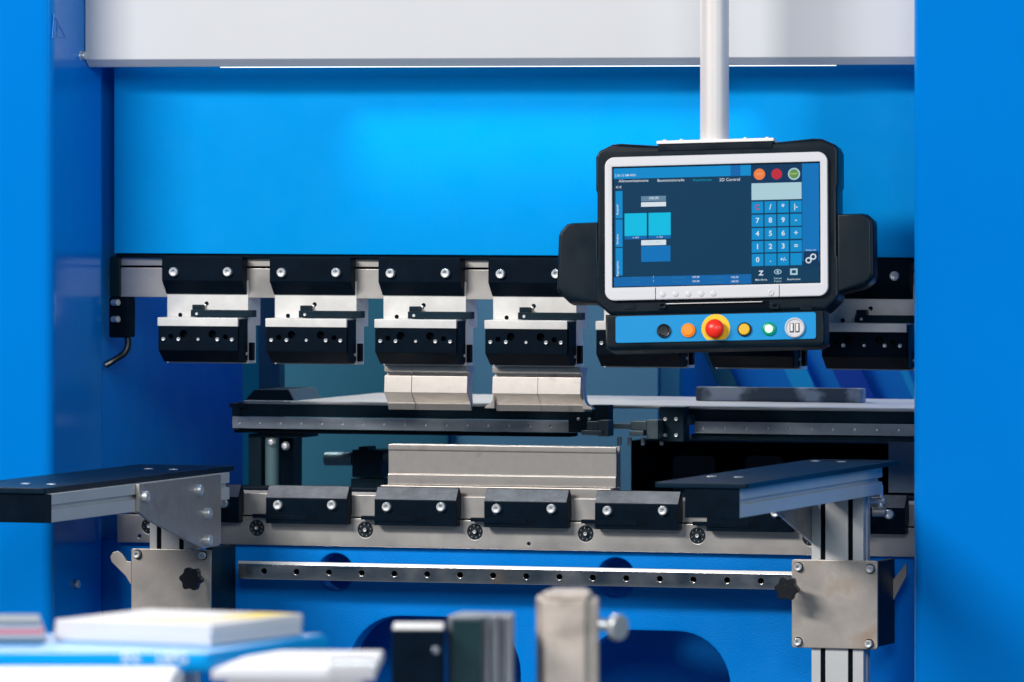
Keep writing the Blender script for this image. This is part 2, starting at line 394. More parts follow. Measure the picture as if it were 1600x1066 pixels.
# guide rail
YG = -0.055
gz1, gz0 = Z(375, 877, YG), Z(375, 904.5, YG)
gx0, gx1 = X(372, YG), X(1330, YG)
gh = []
p0, p1 = X(463, YG), X(1136, YG)
for k in range(-1, 17):
    x = p0 + (p1 - p0) / 13 * k; gh.append(circ(x, (gz0 + gz1) / 2 + .0035 - .0045, .0056, 18))
g_ = MB().plate([(gx0, gz0), (gx1, gz0), (gx1, gz1 - .0045), (gx0, gz1 - .0045)], gh, YG, YG + .022, 0.0008)
g_.prism([(YG + .0003, gz1 - .0043), (YG + .0024, gz1), (YG + .030, gz1), (YG + .030, gz1 - .0043)], 'x', gx0, gx1, 0)
rail = g_.build("guide_rail", CHROME, brake)
MB().prism([(YG + .0000, gz1 - .0044), (YG - .0003, gz1 - .0041), (YG + .0021, gz1 + .0004), (YG + .004, gz1 + .0004), (YG + .0026, gz1 + .0001), (YG + .0002, gz1 - .0042)], 'x', gx0, gx1, 0).build("rail_edge_highlight", mat("edge_highlight_white", (.85, .86, .86), .35, metal=.5), rail)  # highlight along the top edge, put into a paler material
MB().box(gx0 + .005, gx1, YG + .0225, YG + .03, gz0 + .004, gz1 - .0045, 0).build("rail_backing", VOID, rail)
for x in (hc1[0] + .01, hc2[0] + .01, X(740, YG), X(1180, YG), X(400, YG)):
    MB().cyl((x, YG + .03, gz0 + .014), (x, YD + .001, gz0 + .014), .010, 20, .001).build("standoff", STEEL, rail)
screw((X(376, YG) - .004, YG + .01, gz0 + .02), SCREW_S, rail, (0, R(-90), 0), "end_screw")

# ================================================================== UPPER TOOL CLAMPS
pitchU = (X(1283, -.022) - X(585, -.022)) / 4
def upper_clamp():
    o0 = at(591, 500, 0); base = Vector((o0.x, 0, Z(640, 462, 0)))
    root = thing("tool_clamp", base, "x", "clamp", "black upper tool clamps along the beam")
    x0, x1 = X(591, 0), X(718, 0)
    zt, zm, zb = Z(600, 403, 0), Z(600, 441, 0), Z(600, 462, 0)
    blk = MB().prism([(0, zt), (0, zm), (.023, zb), (.045, zb), (.045, zt)], 'x', x0, x1 + .001, .0012).build("clamp_block", BLACK, root)
    for px in (611, 697): screw((X(px, 0), 0.0, Z(px, 427, 0)), SCREW_L, blk)
    # adapter steel plate
    ya = .026
    ax0, ax1 = X(599, ya), X(728, ya)
    az = lambda py: Z(640, py, ya)
    a = MB()
    a.prism([(ya, az(571)), (ya, az(464)), (ya, az(440)), (ya + .022, az(440)), (ya + .022, az(466)), (ya + .066, az(466)), (ya + .066, az(512)), (ya + .042, az(512)), (ya + .042, az(571))], 'x', ax0, ax1, .0008)
    ad = a.build("adapter_plate", STEELB, root)
    for px, py in ((662, 477), (620, 495)):
        MB().cyl((X(px, ya), ya - .0008, Z(px, py, ya)), (X(px, ya), ya + .002, Z(px, py, ya)), .0040, 18).build("bore", VOID, ad)
    MB().box(X(658, ya) , X(662, ya), ya - .0035, ya - .001, Z(660, 482, ya), Z(660, 478, ya), .0008).build("pin", BOLT, ad)
    # release lever
    yl = .004
    l = MB().box(X(637, yl), X(731, yl) + .006, yl, ya - .001, Z(640, 498, yl), Z(640, 487, yl), .0008)
    l.box(X(638, yl), X(653, yl), yl + .004, ya - .001, Z(640, 487, yl) - .0005, Z(640, 479, yl), .0008)
    lv = l.build("release_lever", DARKM, root)
    screw((X(647, yl), yl, Z(647, 493, yl)), SCREW_XS, lv)
    # lower clamp body
    yb = -.022
    c0, c1 = X(586, yb), X(713, yb)
    z = lambda py: Z(600, py, yb)
    stp = MB().box(X(585, yb), c1, yb - .001, ya - .001, z(512.5), z(499), .001).build("clamp_strip", STEELB, root)
    w_ = c1 - c0
    cf = lambda px: c0 + w_ * (px - 586) / 127.0
    out = [(c0, z(513.3)), (cf(628), z(513.3)), (cf(628), z(512.7)), (cf(671), z(512.7)), (cf(671), z(513.3)), (c1, z(513.3)), (c1, z(551)), (c0, z(551))]
    hl = [circ(cf(626), z(525), .0074, 20), circ(cf(672), z(525), .0074, 20), circ(cf(606), z(529), .0048, 16), circ(cf(693), z(529), .0048, 16)]
    fp = MB().plate(out, hl, yb, yb + .014, .0006)
    # body behind and bevelled underside with cut left corner
    A = [(yb + .0135, z(513.3)), (yb + .0135, z(551)), (yb, z(551)), (yb + .028, z(569.5)), (ya - .001, z(569.5)), (ya - .001, z(513.3))]
    fp.prism(A, 'x', c0 + .0005, c1 - .0002, .0005)
    body = fp.build("clamp_body", BLACK, root)
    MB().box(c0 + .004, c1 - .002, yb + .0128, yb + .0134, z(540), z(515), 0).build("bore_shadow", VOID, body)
    for px in (595, 619, 650, 681, 704): screw((cf(px), yb, z(533)), SCREW_XS if px in (650,) else SCREW_S, body)
    # right hand end cap with small latch block
    MB().box(c1 + .0002, c1 + .0025, yb + .004, ya - .002, z(567), z(501), .0008).build("end_cap", BLACK, body)
    lb = MB().box(ax1 + .0002, ax1 + .008, ya + .002, ya + .016, az(566), az(538), .001).build("latch_block", BLACK, root)
    screw((c1 + .0028, ya - .012, z(556)), SCREW_XS, lb, TO_RIGHT)
    return root
u3 = upper_clamp()
UL = ["leftmost upper black clamp, bare below, beside the cable on the left column",
      "second upper black clamp from the left with no punch in it, green-grey post behind it",
      "upper black clamp holding the two straight steel punch pieces",
      "upper black clamp holding the punch with flared horn ends, left of the console",
      "upper black clamp hidden mostly behind the left end of the control console",
      "upper black clamp just under the right half of the control console, only its underside visible",
      "rightmost upper black clamp, between the console grip and the right column"]
for k in range(-2, 5):
    o = u3 if k == 0 else copy_tree(u3, None, Vector((pitchU * k, 0, 0)))
    o['label'] = UL[k + 2]; spin(o)

# ================================================================== PUNCHES
def punch(px0, px1, label, horn=None):
    yf = .030
    z = lambda py: Z(640, py, yf)
    x0, x1 = X(px0, yf), X(px1, yf)
    root = thing("punch_segment", (x0, yf, z(640)), label, "punch", "steel punch pieces hanging from the upper clamps")
    # head, neck, body profile (y,z)
    prof = [(yf, z(572)), (yf, z(581.3)), (yf + .014, z(581.5)), (yf + .014, z(586)), (yf + .002, z(587.5)), (yf - .001, z(613.5)), (yf + .021, z(631)),
            (yf + .0195, z(631.6)), (yf + .0235, z(641)), (yf + .028, z(641)), (yf + .034, z(628)), (yf + .030, z(610)), (yf + .034, z(592)), (yf + .044, z(574)), (yf + .044, z(572))]
    m = MB(); e = .00012 if horn else .00035
    m.prism(prof, 'x', x0 + e, x1 - e, .0006)
    m.build("punch_body", PUNCH, root)
    if horn:
        for sx, sg in ((x0 if horn == 'l' else x1, -1 if horn == 'l' else 1),):
            pts = []
            xa = sx
            pts = [(xa, z(606)), (xa, z(637)), (xa + sg * .019, z(637)), (xa + sg * .017, z(634)), (xa + sg * .009, z(631)), (xa + sg * .004, z(624)), (xa + sg * .001, z(606))]
            MB().prism(pts, 'y', yf + .012, yf + .030, .0005).build("horn", PUNCH, root)
    return root
e3 = .0
punch(600, 643, "narrow straight punch piece, left one under the clamp with two punch pieces")
punch(643, 730, "wide straight punch piece, right of the narrow one and without horns")
punch(769, 840, "punch piece with a flared horn at its lower left corner", 'l')
punch(840, 907, "punch piece with a flared horn at its lower right corner, near the console", 'r')

# ================================================================== DIE
yd = .034
z = lambda py: Z(610, py, yd)
dx0, dx1 = X(607, yd), X(963, yd)
die = thing("die", (dx0, yd, z(765)), "long light steel V die resting upright on the lower clamp rail", "die")
prof = [(yd, z(757)), (yd - .004, z(757)), (yd - .004, z(741)), (yd, z(740)), (yd, z(704)), (yd - .0015, z(702.5)), (yd - .0015, z(694.5)),
        (yd + .004, z(694)), (yd + .013, z(706)), (yd + .022, z(694)), (yd + .026, z(694.5)), (yd + .026, z(757))]
MB().prism(prof, 'x', dx0, dx1, .0007).build("die_body", PUNCH, die)
MB().box(X(596, .02), X(955, .02), .0165, yd + .04, kz1 + .0003, z(758), .001).build("die_foot", PUNCH, die)

# ================================================================== LOWER CLAMPS
pitchL = (X(928, -.02) - X(414, -.02)) / 3
def lower_clamp():
    y0 = -.020
    x0, x1 = X(585, y0), X(713, y0)
    z = lambda py: Z(600, py, y0)
    root = thing("die_clamp", (x0, y0, z(822)), "x", "clamp", "black lower die clamps along the bed")
    m = MB().prism([(y0, z(821)), (y0, z(781.5)), (y0 + .016, z(761.5)), (y0 + .019, z(761)), (y0 + .0285, z(772)), (YK - .001, z(806)), (YP - .001, z(808)), (YP - .001, z(821))], 'x', x0, x1, .0010)
    body = m.build("clamp_block", BLACK, root)
    # ground top bevel
    n = Vector((0, -(20.0), 16.0)).normalized()
    m = MB(); off = .0006
    za, zb = z(780.8), z(762.6)
    m.prism([(y0 + .0006, za), (y0 + .0158, zb), (y0 + .0154, zb + .0008), (y0 - .0002, za + .0006)], 'x', x0 + .001, x1 - .001, 0)
    m.build("ground_bevel", BLACKG, body)
    for px in (605, 690):
        p = Vector((X(px, y0), y0, Z(px, 792, y0)))
        screw(p, SCREW_L, body)
        MB().lathe([(.0088, .0004), (.0104, .0008), (.0108, 0)], 24, M=Matrix.Translation(p + Vector((0, 0, -.0012))) @ Matrix.Rotation(R(90), 4, 'X')).build("counterbore", DARKM, body)
    # slot with lever
    MB().box(X(648, y0), X(666, y0), y0 - .0004, y0 + .001, z(815), z(808.5), 0).build("slot", VOID, body)
    lv = MB().box(X(562, y0 + .005) + .002, x0 - .0005, y0 + .006, YP - .002, z(813), z(807), .0006)
    lv.box(x0 + .0, X(650, y0), y0 - .0018, y0 - .0003, z(815), z(807.6), .0004)
    lv.build("adjusting_lever", BLACK, root)
    return root
l3 = lower_clamp()
LL = ["leftmost lower die clamp, half hidden behind the left support bracket",
      "lower die clamp standing alone left of the die, above the first round bed hole",
      "lower die clamp under the left end of the steel die",
      "lower die clamp under the middle of the steel die",
      "lower die clamp under the right end of the steel die",
      "lower die clamp hidden behind the near end of the right support arm",
      "rightmost lower die clamp, behind the right support post next to the right column"]
for k in range(-2, 5):
    o = l3 if k == 0 else copy_tree(l3, None, Vector((pitchL * k, 0, 0)))
    o['label'] = LL[k + 2]; spin(o)

# ================================================================== STAR KNOB
def star_knob(p, parent, r=.0200, ln=.055):
    m = MB(); n = 48; pts = []
    for i in range(n):
        a = 2 * math.pi * i / n; rr = r * (1 + .12 * math.cos(6 * a + .6)); pts.append((p.x + rr * math.cos(a), p.z + rr * math.sin(a)))
    m.prism(pts, 'y', p.y, p.y + .016, .004, 3)
    m.cyl((p.x, p.y + .0155, p.z), (p.x, p.y + .036, p.z), .009, 20, .001)
    m.cyl((p.x, p.y - .0006, p.z), (p.x, p.y + .002, p.z), .0075, 20, .0003)
    k = m.build("star_knob", KNOB, parent)
    MB().cyl((p.x, p.y + .035, p.z), (p.x, p.y + ln, p.z), .0042, 16).build("knob_stud", BOLT, k)

def slotted_profile(x0, x1, y0, y1, z0, z1, nslots=2, sw=.009, sd=.006, side=True):
    """vertical aluminium extrusion with slots in its front face"""
    pts = [(x0, y1), (x0, y0)]
    w_ = x1 - x0
    fr = [.22, .75] if nslots == 2 else [.5]
    for f in fr:
        c = x0 + w_ * f; pts += [(c - sw / 2, y0), (c - sw / 2, y0 + sd), (c + sw / 2, y0 + sd), (c + sw / 2, y0)]
    pts += [(x1, y0)]
    if side: c = (y0 + y1) / 2; pts += [(x1, c - sw / 2), (x1 - sd, c - sw / 2), (x1 - sd, c + sw / 2), (x1, c + sw / 2)]
    pts += [(x1, y1)]
    return MB().prism(pts, 'z', z0, z1, .0006)

def slot_shade_strips(x0, x1, y0, z0, z1, parent):  # black strips put in to give the slot bottoms their shade
    w_ = x1 - x0
    for f in (.22, .75):
        c = x0 + w_ * f; MB().box(c - .0043, c + .0043, y0 + .0025, y0 + .0058, z0, z1, 0).build("slot_shade_strip", VOID, parent)
def arm_profile(x0, x1, ya, yb, z0, z1, mirror=False):
    h = z1 - z0
    pts = [(x0, z0), (x0, z1), (x1, z1), (x1, z0 + h * .62), (x1 - .008, z0 + h * .58), (x1 - .008, z0 + h * .48), (x1, z0 + h * .44), (x1, z0)]
    return MB().prism(pts, 'y', ya, yb, .0008)

# ================================================================== RIGHT SUPPORT ARM
YN, YF = None, -0.040
xre = X(1407, YF)                                  # right edge of plate
d = (1407 - 1172)
def y_for(px, xconst): return Xside(px, 500, xconst).y
YNr = y_for(1168, xre)
ra = thing("sheet_support", (X(1310, -.12), -.12, zlow), "right sheet support arm with its plate turned blue-black, on a slotted aluminium post", "support arm", "sheet support arms with star knobs")
zp1 = Z(1168, 756, YNr); zp0 = Z(1168, 764, YNr)
xle = X(1022, YNr)
top = MB().plate(rrect(xle, xre, YNr, YF, .006, 4), [], 0, zp1 - zp0, .0012, M=lambda x, y, q: (x, y, (zp0 + zp1) / 2 + q)).build("support_plate", SATIN, ra)
for fx, px, py in ((0, 1112, 745), (0, 1154, 746), (0, 1274, 721), (0, 1315, 722)):
    # point on plane z = zp1
    dd = dv + rv * ((px - HX) / F) + Vector((0, 0, -(py - HY) / F)); p = CAM + dd * ((zp1 - CAM.z) / dd.z)
    MB().lathe([(0, .0002), (.003, .0002), (.003, .0012), (.0075, .0012), (.009, .0002)], 20, M=Matrix.Translation(p)).build("countersunk_screw", BOLT, top)
ax0, ax1 = X(1069, YNr), X(1153, YNr)
az0 = Z(1153, 810, YNr + .004)
arm = arm_profile(ax0, ax1, YNr + .010, YF - .06, az0, zp0 - .0005).build("arm_profile", ALU, ra)
MB().box(ax0 - .0005, ax1 + .0005, YNr + .004, YNr + .0098, az0 - .0008, zp0 - .0006, .001).build("end_cap", BLACK, ra)
YT = -.150
pxa, pxb = X(1268, YT), X(1349, YT)
zpost = Z(1300, 770, YT)
slotted_profile(pxa, pxb, YT, YT + .045, zlow, min(zpost, az0 - .0005)).build("post", ALU, ra)
slot_shade_strips(pxa, pxb, YT, zlow, min(zpost, az0 - .0005) - .001, ra)
# gusset on the left flank
g = [(YT + .045, Z(1268, 785, YT)), (YT + .0, az0 - .0006), (y_for(1196, pxa), az0 - .0006), (YT + .0005, Z(1268, 848, YT)), (YT + .045, Z(1268, 852, YT))]
g = [(YT + .045, az0 - .0007), (y_for(1196, pxa), az0 - .0007), (YT + .0, Z(1268, 846, YT)), (YT + .045, Z(1268, 860, YT))]
MB().prism(g, 'x', pxa - .006, pxa - .0006, .0006).build("gusset_plate", RAWPL, ra)
# carriage plate
YS = YT - .008
cx0, cx1 = X(1237, YS), X(1371, YS); cz1, cz0 = Z(1237, 874, YS), Z(1237, 1012, YS)
cp = MB().plate(rrect(cx0, cx1, cz0, cz1, .005, 4), [], YS, YT - .0008, .0012).build("carriage_plate", RAWPL, ra)
for px, py in ((1248, 886), (1360, 889), (1247, 1003), (1358, 1006)): screw((X(px, YS), YS, Z(px, py, YS)), SCREW_M, cp)
cb = MB().box(cx1 - .012, cx1 - .0008, YT + .0, YT + .11, cz0 + .004, cz1 - .002, .001)
cb.box(pxb + .001, cx1 - .013, YT + .05, YT + .095, cz0 + .01, cz1 - .012, .001).build("carriage_box", DARKM, ra)
star_knob(at(1228, 920, YS - .062), ra)
# wing bracket right of the box
g = [(X(1376, -.05), Z(1376, 930, -.05)), (X(1376, -.05), Z(1376, 955, -.05)), (X(1386, -.05), Z(1386, 970, -.05)), (X(1392, -.05), Z(1390, 945, -.05)), (X(1416, -.05), Z(1416, 900, -.05)), (X(1416, -.05), Z(1416, 880, -.05))]
MB().prism(g, 'y', -.05, -.042, .0008).build("wing_bracket", RAWPL, ra)
# levelling screws at the arm's far end
for px, py0, py1 in ((1376, 758, 792),):
    MB().cyl(at(px, py1, YF - .03), at(px, py0, YF - .03), .0045, 16, .0005).build("levelling_screw", BOLT, ra)
    MB().cyl(at(px - 16, 782, YF - .03), at(px + 6, 782, YF - .03), .006, 18, .001).build("levelling_nut", BOLT, ra)
MB().cyl(at(1364, 800, YF - .05), at(1384, 800, YF - .05), .0085, 18, .001).build("clamp_pin", STEEL, ra)

# ================================================================== LEFT SUPPORT ARM
la = thing("sheet_support", (X(270, -.12), -.12, zlow), "left sheet support arm reaching off the picture edge, steel bracket with four bolts", "support arm", "sheet support arms with star knobs")
xre = X(367, YF); YNl = y_for(70, xre)
zp1 = Z(70, 763, YNl); zp0 = Z(70, 772, YNl)
top = MB().plate(rrect(xre - .19, xre, YNl, YF, .006, 4), [], 0, zp1 - zp0, .0012, M=lambda x, y, q: (x, y, (zp0 + zp1) / 2 + q)).build("support_plate", SATIN, la)
for px, py in ((40, 756), (80, 757), (232, 733), (271, 734)):
    dd = dv + rv * ((px - HX) / F) + Vector((0, 0, -(py - HY) / F)); p = CAM + dd * ((zp1 - CAM.z) / dd.z)
    MB().lathe([(0, .0002), (.003, .0002), (.003, .0012), (.0075, .0012), (.009, .0002)], 20, M=Matrix.Translation(p)).build("countersunk_screw", BOLT, top)
ax1 = X(77, YNl); ax0 = ax1 - .112
az0 = Z(77, 817, YNl + .004)
arm_profile(ax0, ax1, YNl + .010, YF - .05, az0, zp0 - .0005).build("arm_profile", ALU, la)
MB().box(ax0 - .0005, ax1 + .0005, YNl + .004, YNl + .0098, az0 - .0008, zp0 - .0006, .001).build("end_cap", BLACK, la)
xb = ax1 + .0008
def side(px, py, xx):
    p = Xside(px, py, xx); return (p.y, p.z)
bp = [side(212, 757, xb), side(212, 800, xb), side(226, 812, xb), side(305, 854, xb), side(312, 857, xb), side(336, 853, xb), side(340, 849, xb), side(340, 741, xb)]
zt_ = zp0 - .001
bp[0] = (bp[0][0], zt_); bp[-1] = (bp[-1][0], zt_)
br = MB().prism(bp, 'x', xb, xb + .007, .0010).build("bracket_plate", RAWPL, la)
BIG = cap_screw(0.0105, 0.010)
for px, py in ((224, 776), (308, 766), (322, 802), (322, 844)):
    p = Xside(px, py, xb + .007); o = link("bolt", BIG, br, loc=p, rot=TO_RIGHT)
YT = -.135
slotted_profile(X(234, YT), X(300, YT), YT, YT + .045, zlow, az0 - .0008).build("post", ALU, la)
slot_shade_strips(X(234, YT), X(300, YT), YT, zlow, az0 - .002, la)
YS = YT - .008
cx0, cx1 = X(205, YS), X(329, YS); cz1, cz0 = Z(205, 857, YS), Z(205, 995, YS)
cp = MB().plate(rrect(cx0, cx1, cz0, cz1, .004, 4), [], YS, YT - .0008, .0012).build("carriage_plate", RAWPL, la)
for px, py in ((215, 866), (317, 868), (216, 985), (317, 986)): screw((X(px, YS), YS, Z(px, py, YS)), SCREW_M, cp)
cb = MB().box(cx1 - .012, cx1 - .0008, YT, YT + .125, cz0 + .004, cz1 + .004, .001)
cb.box(X(300, YT) + .001, cx1 - .013, YT + .05, YT + .12, cz0 + .01, cz1 - .012, .001).build("carriage_box", DARKM, la)
hk = [(X(x, YT), Z(x, y, YT)) for x, y in ((205, 915), (196, 900), (174, 878), (172, 870), (176, 863), (184, 861), (191, 866), (198, 877), (205, 878))]
MB().prism(hk, 'y', YT, YT + .006, .001).build("hook", RAWPL, la)
star_knob(at(297, 905, YS - .062), la)

# ================================================================== BACK GAUGE
YQ = .25
bgm = thing("back_gauge", at(640, 690, YQ), "dark back gauge beams with screwed rails behind the punches, on a leg at left", "gauge")
def bar_px(mb, a, b, t, u, y0, y1, ref=None, bev=.0012):
    ref = a if ref is None else ref
    return mb.box(X(a, y0), X(b, y0), y0, y1, Z(ref, u, y0), Z(ref, t, y0), bev)
m = MB(); bar_px(m, 372, 932, 628, 650, YQ, YQ + .1); bar_px(m, 358, 384, 630, 637, YQ - .01, YQ + .02); bar_px(m, 362, 374, 636, 672, YQ - .008, YQ + .03)
m.build("left_beam", DARKM, bgm)
yq = YQ - .012
def holed_rail(a, b, t, u, hx0, hx1, n):
    x0, x1 = X(a, yq), X(b, yq); z1, z0 = Z(a, t, yq), Z(a, u, yq)
    hl = [circ(X(hx0, yq) + (X(hx1, yq) - X(hx0, yq)) * i / (n - 1), (z0 + z1) / 2, .0026, 12) for i in range(n)]
    o = MB().plate([(x0, z0), (x1, z0), (x1, z1), (x0, z1)], hl, yq, yq + .010, .0007).build("screwed_rail", RAILM, bgm)
    for h in hl:
        c_ = sum(p[0] for p in h) / 12
        screw((c_, yq + .006, (z0 + z1) / 2), SCREW_XS, o, TO_FRONT, "rail_screw")
holed_rail(363, 905, 651, 669, 374, 894, 17)
holed_rail(1085, 1440, 659, 677, 1098, 1404, 10)
m = MB(); bar_px(m, 366, 890, 671, 676, YQ, YQ + .05); m.build("lower_lip", VOID, bgm)
m = MB(); bar_px(m, 1060, 1440, 637, 658.5, YQ, YQ + .1); bar_px(m, 1080, 1440, 678, 686, YQ, YQ + .1); m.build("right_beam", DARKM, bgm)
# paler strip put in for the beam's lit top edge
m = MB(); bar_px(m, 380, 1440, 626, 631, YQ - .004, YQ + .02); m.build("beam_lit_edge", RAILM, bgm)
# middle carriages
m = MB(); bar_px(m, 888, 925, 642, 676, YQ - .05, YQ - .013); bar_px(m, 925, 950, 633, 660, YQ - .045, YQ - .013)
c1_ = m.build("gauge_carriage", DARKM, bgm)
for p in ((904, 655), (921, 655)): screw((X(p[0], YQ - .05), YQ - .05, Z(p[0], p[1], YQ - .05)), SCREW_XS, c1_)
m = MB(); bar_px(m, 1030, 1068, 636, 690, YQ - .05, YQ - .013); bar_px(m, 1068, 1080, 650, 664, YQ - .04, YQ - .015)
c2_ = m.build("gauge_carriage", DARKM, bgm)
for p in ((1040, 655), (1057, 655), (1040, 680), (1057, 680)): screw((X(p[0], YQ - .05), YQ - .05, Z(p[0], p[1], YQ - .05)), SCREW_S, c2_)
for pts in (((917, 934, 659, 673), (934, 950, 657, 682), (908, 940, 673, 680)), ((985, 1010, 658, 672), (1010, 1028, 656, 686), (983, 1005, 673, 681), (958, 985, 662, 670))):
    m = MB()
    for i, (a_, b_, t_, u_) in enumerate(pts): bar_px(m, a_, b_, t_, u_, YQ - .085 - .012 * (i == 2), YQ - .0505)
    m.build("stop_finger", FING, bgm)
for px in (968, 1005, 984, 1034): MB().cyl(at(px, 683, YQ - .04), at(px, 696, YQ - .04), .004, 12, .0005).build("hanging_screw", RAILM, bgm)
# leg at left
m = MB(); bar_px(m, 405, 475, 674, 683, YQ + .02, YQ + .1); bar_px(m, 388, 408, 678, 765, YQ + .02, YQ + .07); bar_px(m, 436, 458, 684, 765, YQ + .10, YQ + .15); m.build("leg", DARKM, bgm)
MB().cyl(at(425, 684, YQ + .03), at(425, 770, YQ + .03), .013, 20, .001).build("leg_tube", GREENG, bgm)
for p in ((424, 691), (446, 697)): MB().lathe([(0, .006), (.005, .005), (.0085, 0)], 16, M=Matrix.Translation(at(p[0], p[1], YQ + .015)) @ Matrix.Rotation(R(90), 4, 'X')).build("leg_bolt", BOLT, bgm)

# table sheet, end block, bar
zs = Z(930, 633, .24)
def onz(px, py, zz):
    dd = dv + rv * ((px - HX) / F) + Vector((0, 0, -(py - HY) / F)); return CAM + dd * ((zz - CAM.z) / dd.z)
sa = X(455, .25)
sh = MB().prism([(sa, .245), (xr + .05, .245), (xr + .05, .72), (sa + .004, .72)], 'z', zs - .004, zs, .0008).build("sheet_metal", SHEET)
tag(sh, "pale flat metal sheet lying on the back gauge behind the punches", "sheet")
yb_ = .27
eb = thing("end_block", at(387, 625, yb_), "small dark block with a pale sloped right face on the left end of gauge beam", "block")
MB().prism([(X(383, yb_), zs + .0005), (X(397, yb_), Z(397, 609, yb_)), (X(449, yb_), Z(449, 609, yb_)), (X(458, yb_), zs + .0005)], 'y', yb_, yb_ + .15, .001).build("block_body", DARKM, eb)
MB().prism([(X(449.6, yb_), Z(449, 609, yb_)), (X(451.5, yb_), Z(449, 609, yb_)), (X(460.5, yb_), zs + .0005), (X(458.6, yb_), zs + .0005)], 'y', yb_ + .002, yb_ + .148, 0).build("pale_side", PUNCH, eb)
sb = MB().box(X(1087, .5), X(1345, .5), .50, .535, Z(1087, 613.5, .5), Z(1087, 592, .5), .0015).build("steel_bar", SMUDGE)
sb.location.z += (zs + .0006) - Z(1087, 613.5, .5)
tag(sb, "smudged grey steel bar lying across the pale metal sheet below the console", "bar")

# handle mechanism behind, left of die
hm = thing("gauge_drive", at(575, 760, .45), "small dark drive unit with a grey cylinder sticking out left of the die", "machine part")
MB().cyl(at(508, 717, .45), at(551, 717, .45), .013, 24, .002).build("drive_cylinder", mat("satin_grey", (.16, .26, .30), .4, metal=.4), hm)
m = MB(); bar_px(m, 550, 595, 703, 746, .43, .5); bar_px(m, 560, 574, 698, 704, .44, .49); bar_px(m, 548, 600, 748, 768, .43, .5); m.build("drive_housing", DARKM, hm)
MB().cyl(at(596, 712, .45), at(612, 712, .45), .012, 20, .002).build("drive_shaft", GREENG, hm)

# ================================================================== BACKGROUND BEHIND THE MACHINE
def panel(name, a, b, t, u, Y, m, kind='structure', th=.02):
    x0, x1 = X(a, Y), X(b, Y); o = MB().box(x0, x1, Y, Y + th, Z(a, u, Y), Z(a, t, Y), .001).build(name, m)
    if kind: o['kind'] = kind
    return o
po = panel("rear_post", 404, 437, 380, 1100, .80, GREENG, None, .03); tag(po, "grey-green upright post behind the second upper clamp", "post")
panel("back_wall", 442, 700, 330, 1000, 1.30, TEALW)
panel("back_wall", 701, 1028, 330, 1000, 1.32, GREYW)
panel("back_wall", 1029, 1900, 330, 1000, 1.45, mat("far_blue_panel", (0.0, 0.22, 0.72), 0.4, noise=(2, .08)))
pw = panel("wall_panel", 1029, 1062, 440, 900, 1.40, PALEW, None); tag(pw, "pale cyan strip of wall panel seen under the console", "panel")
bn = thing("wall_banner", at(1200, 700, 1.43), "blue wall banner with slanting light and dark stripes behind the steel bar", "banner")
Yn = 1.42
for i, (a_, b_, m_) in enumerate(((1065, 1095, TEALW), (1180, 1215, mat("light_blue_stripe", (0.0, .38, .80), .5)), (1255, 1300, mat("deep_blue_stripe", (0.0, .06, .42), .5)), (1360, 1372, bpy.data.materials["light_blue_stripe"]))):
    q = [(X(a_, Yn), Z(a_, 480, Yn)), (X(b_, Yn), Z(b_, 480, Yn)), (X(b_ + 75, Yn), Z(b_, 640, Yn)), (X(a_ + 75, Yn), Z(a_, 640, Yn))]
    MB().prism(q, 'y', Yn, Yn + .006, 0).build("stripe", m_, bn)
cab = thing("rear_cabinet", at(1200, 900, .62), "black low cabinet with rounded windows behind the right support arm", "cabinet")
MB().box(X(985, .62), xr - .03, .62, .9, zlow, Z(985, 688, .62), .004).build("cabinet_body", VOID, cab)
for a_, b_ in ((1052, 1118), (1165, 1225)):
    MB().prism(rrect(X(a_, .62), X(b_, .62), Z(a_, 770, .62), Z(a_, 712, .62), .012), 'y', .6165, .6195, .001).build("cabinet_window", mat("smoked_window", (.012, .035, .05), .3), cab)
pb = panel("light_panel", 1388, 1500, 690, 770, .55, mat("pale_grey_panel", (.55, .68, .75), .5), None, .02); tag(pb, "pale grey panel edge beside the right column behind the support arm", "panel")
fl = MB().box(-14, 14, -16, 8, -.02, 0, 0).build("floor", mat("hall_floor", (.035, .06, .085), .5, noise=(1, .1))); fl['kind'] = 'structure'

# ================================================================== CONTROL CONSOLE
PSI, PHI = R(12), R(7.5)
s_con = 13.765 - .50
org = ats(1120, 352, s_con)
U = rv * math.cos(PSI) + Vector((0, 0, 1)) * math.sin(PSI) * math.sin(PHI) - dv * math.sin(PSI) * math.cos(PHI)
V = Vector((0, 0, 1)) * math.cos(PHI) + dv * math.sin(PHI)
Wn = U.cross(V)
con = thing("control_console", org, "black control console with lit touch screen and push buttons hanging from a steel pole", "console")
K = s_con / F; KU = K / math.cos(PSI); KV = K / math.cos(PHI)
def L(u, v, w_=0.0): return org + U * (u * KU) + V * (v * KV) + Wn * (w_ * K)
def cplate(name, outline, m, parent, w0, w1, holes=(), bev=1.0, smooth=35):
    mb = MB(); wm = (w0 + w1) / 2
    ol = [(u * KU, v * KV) for u, v in outline]; hs_ = [[(u * KU, v * KV) for u, v in h] for h in holes]
    mb.plate(ol, hs_, 0, abs(w1 - w0) * K, bev * K, M=lambda x, y, q: org + U * x + V * y + Wn * (wm * K + q))
    return mb.build(name, m, parent, smooth)
def LM(u, v, w_): # local frame matrix with Z = panel normal
    M = Matrix((U, V, Wn)).transposed().to_4x4(); M.translation = L(u, v, w_); return M
def uv(px, py): u = px - 1120; return (u, 352 - py - .028 * u)
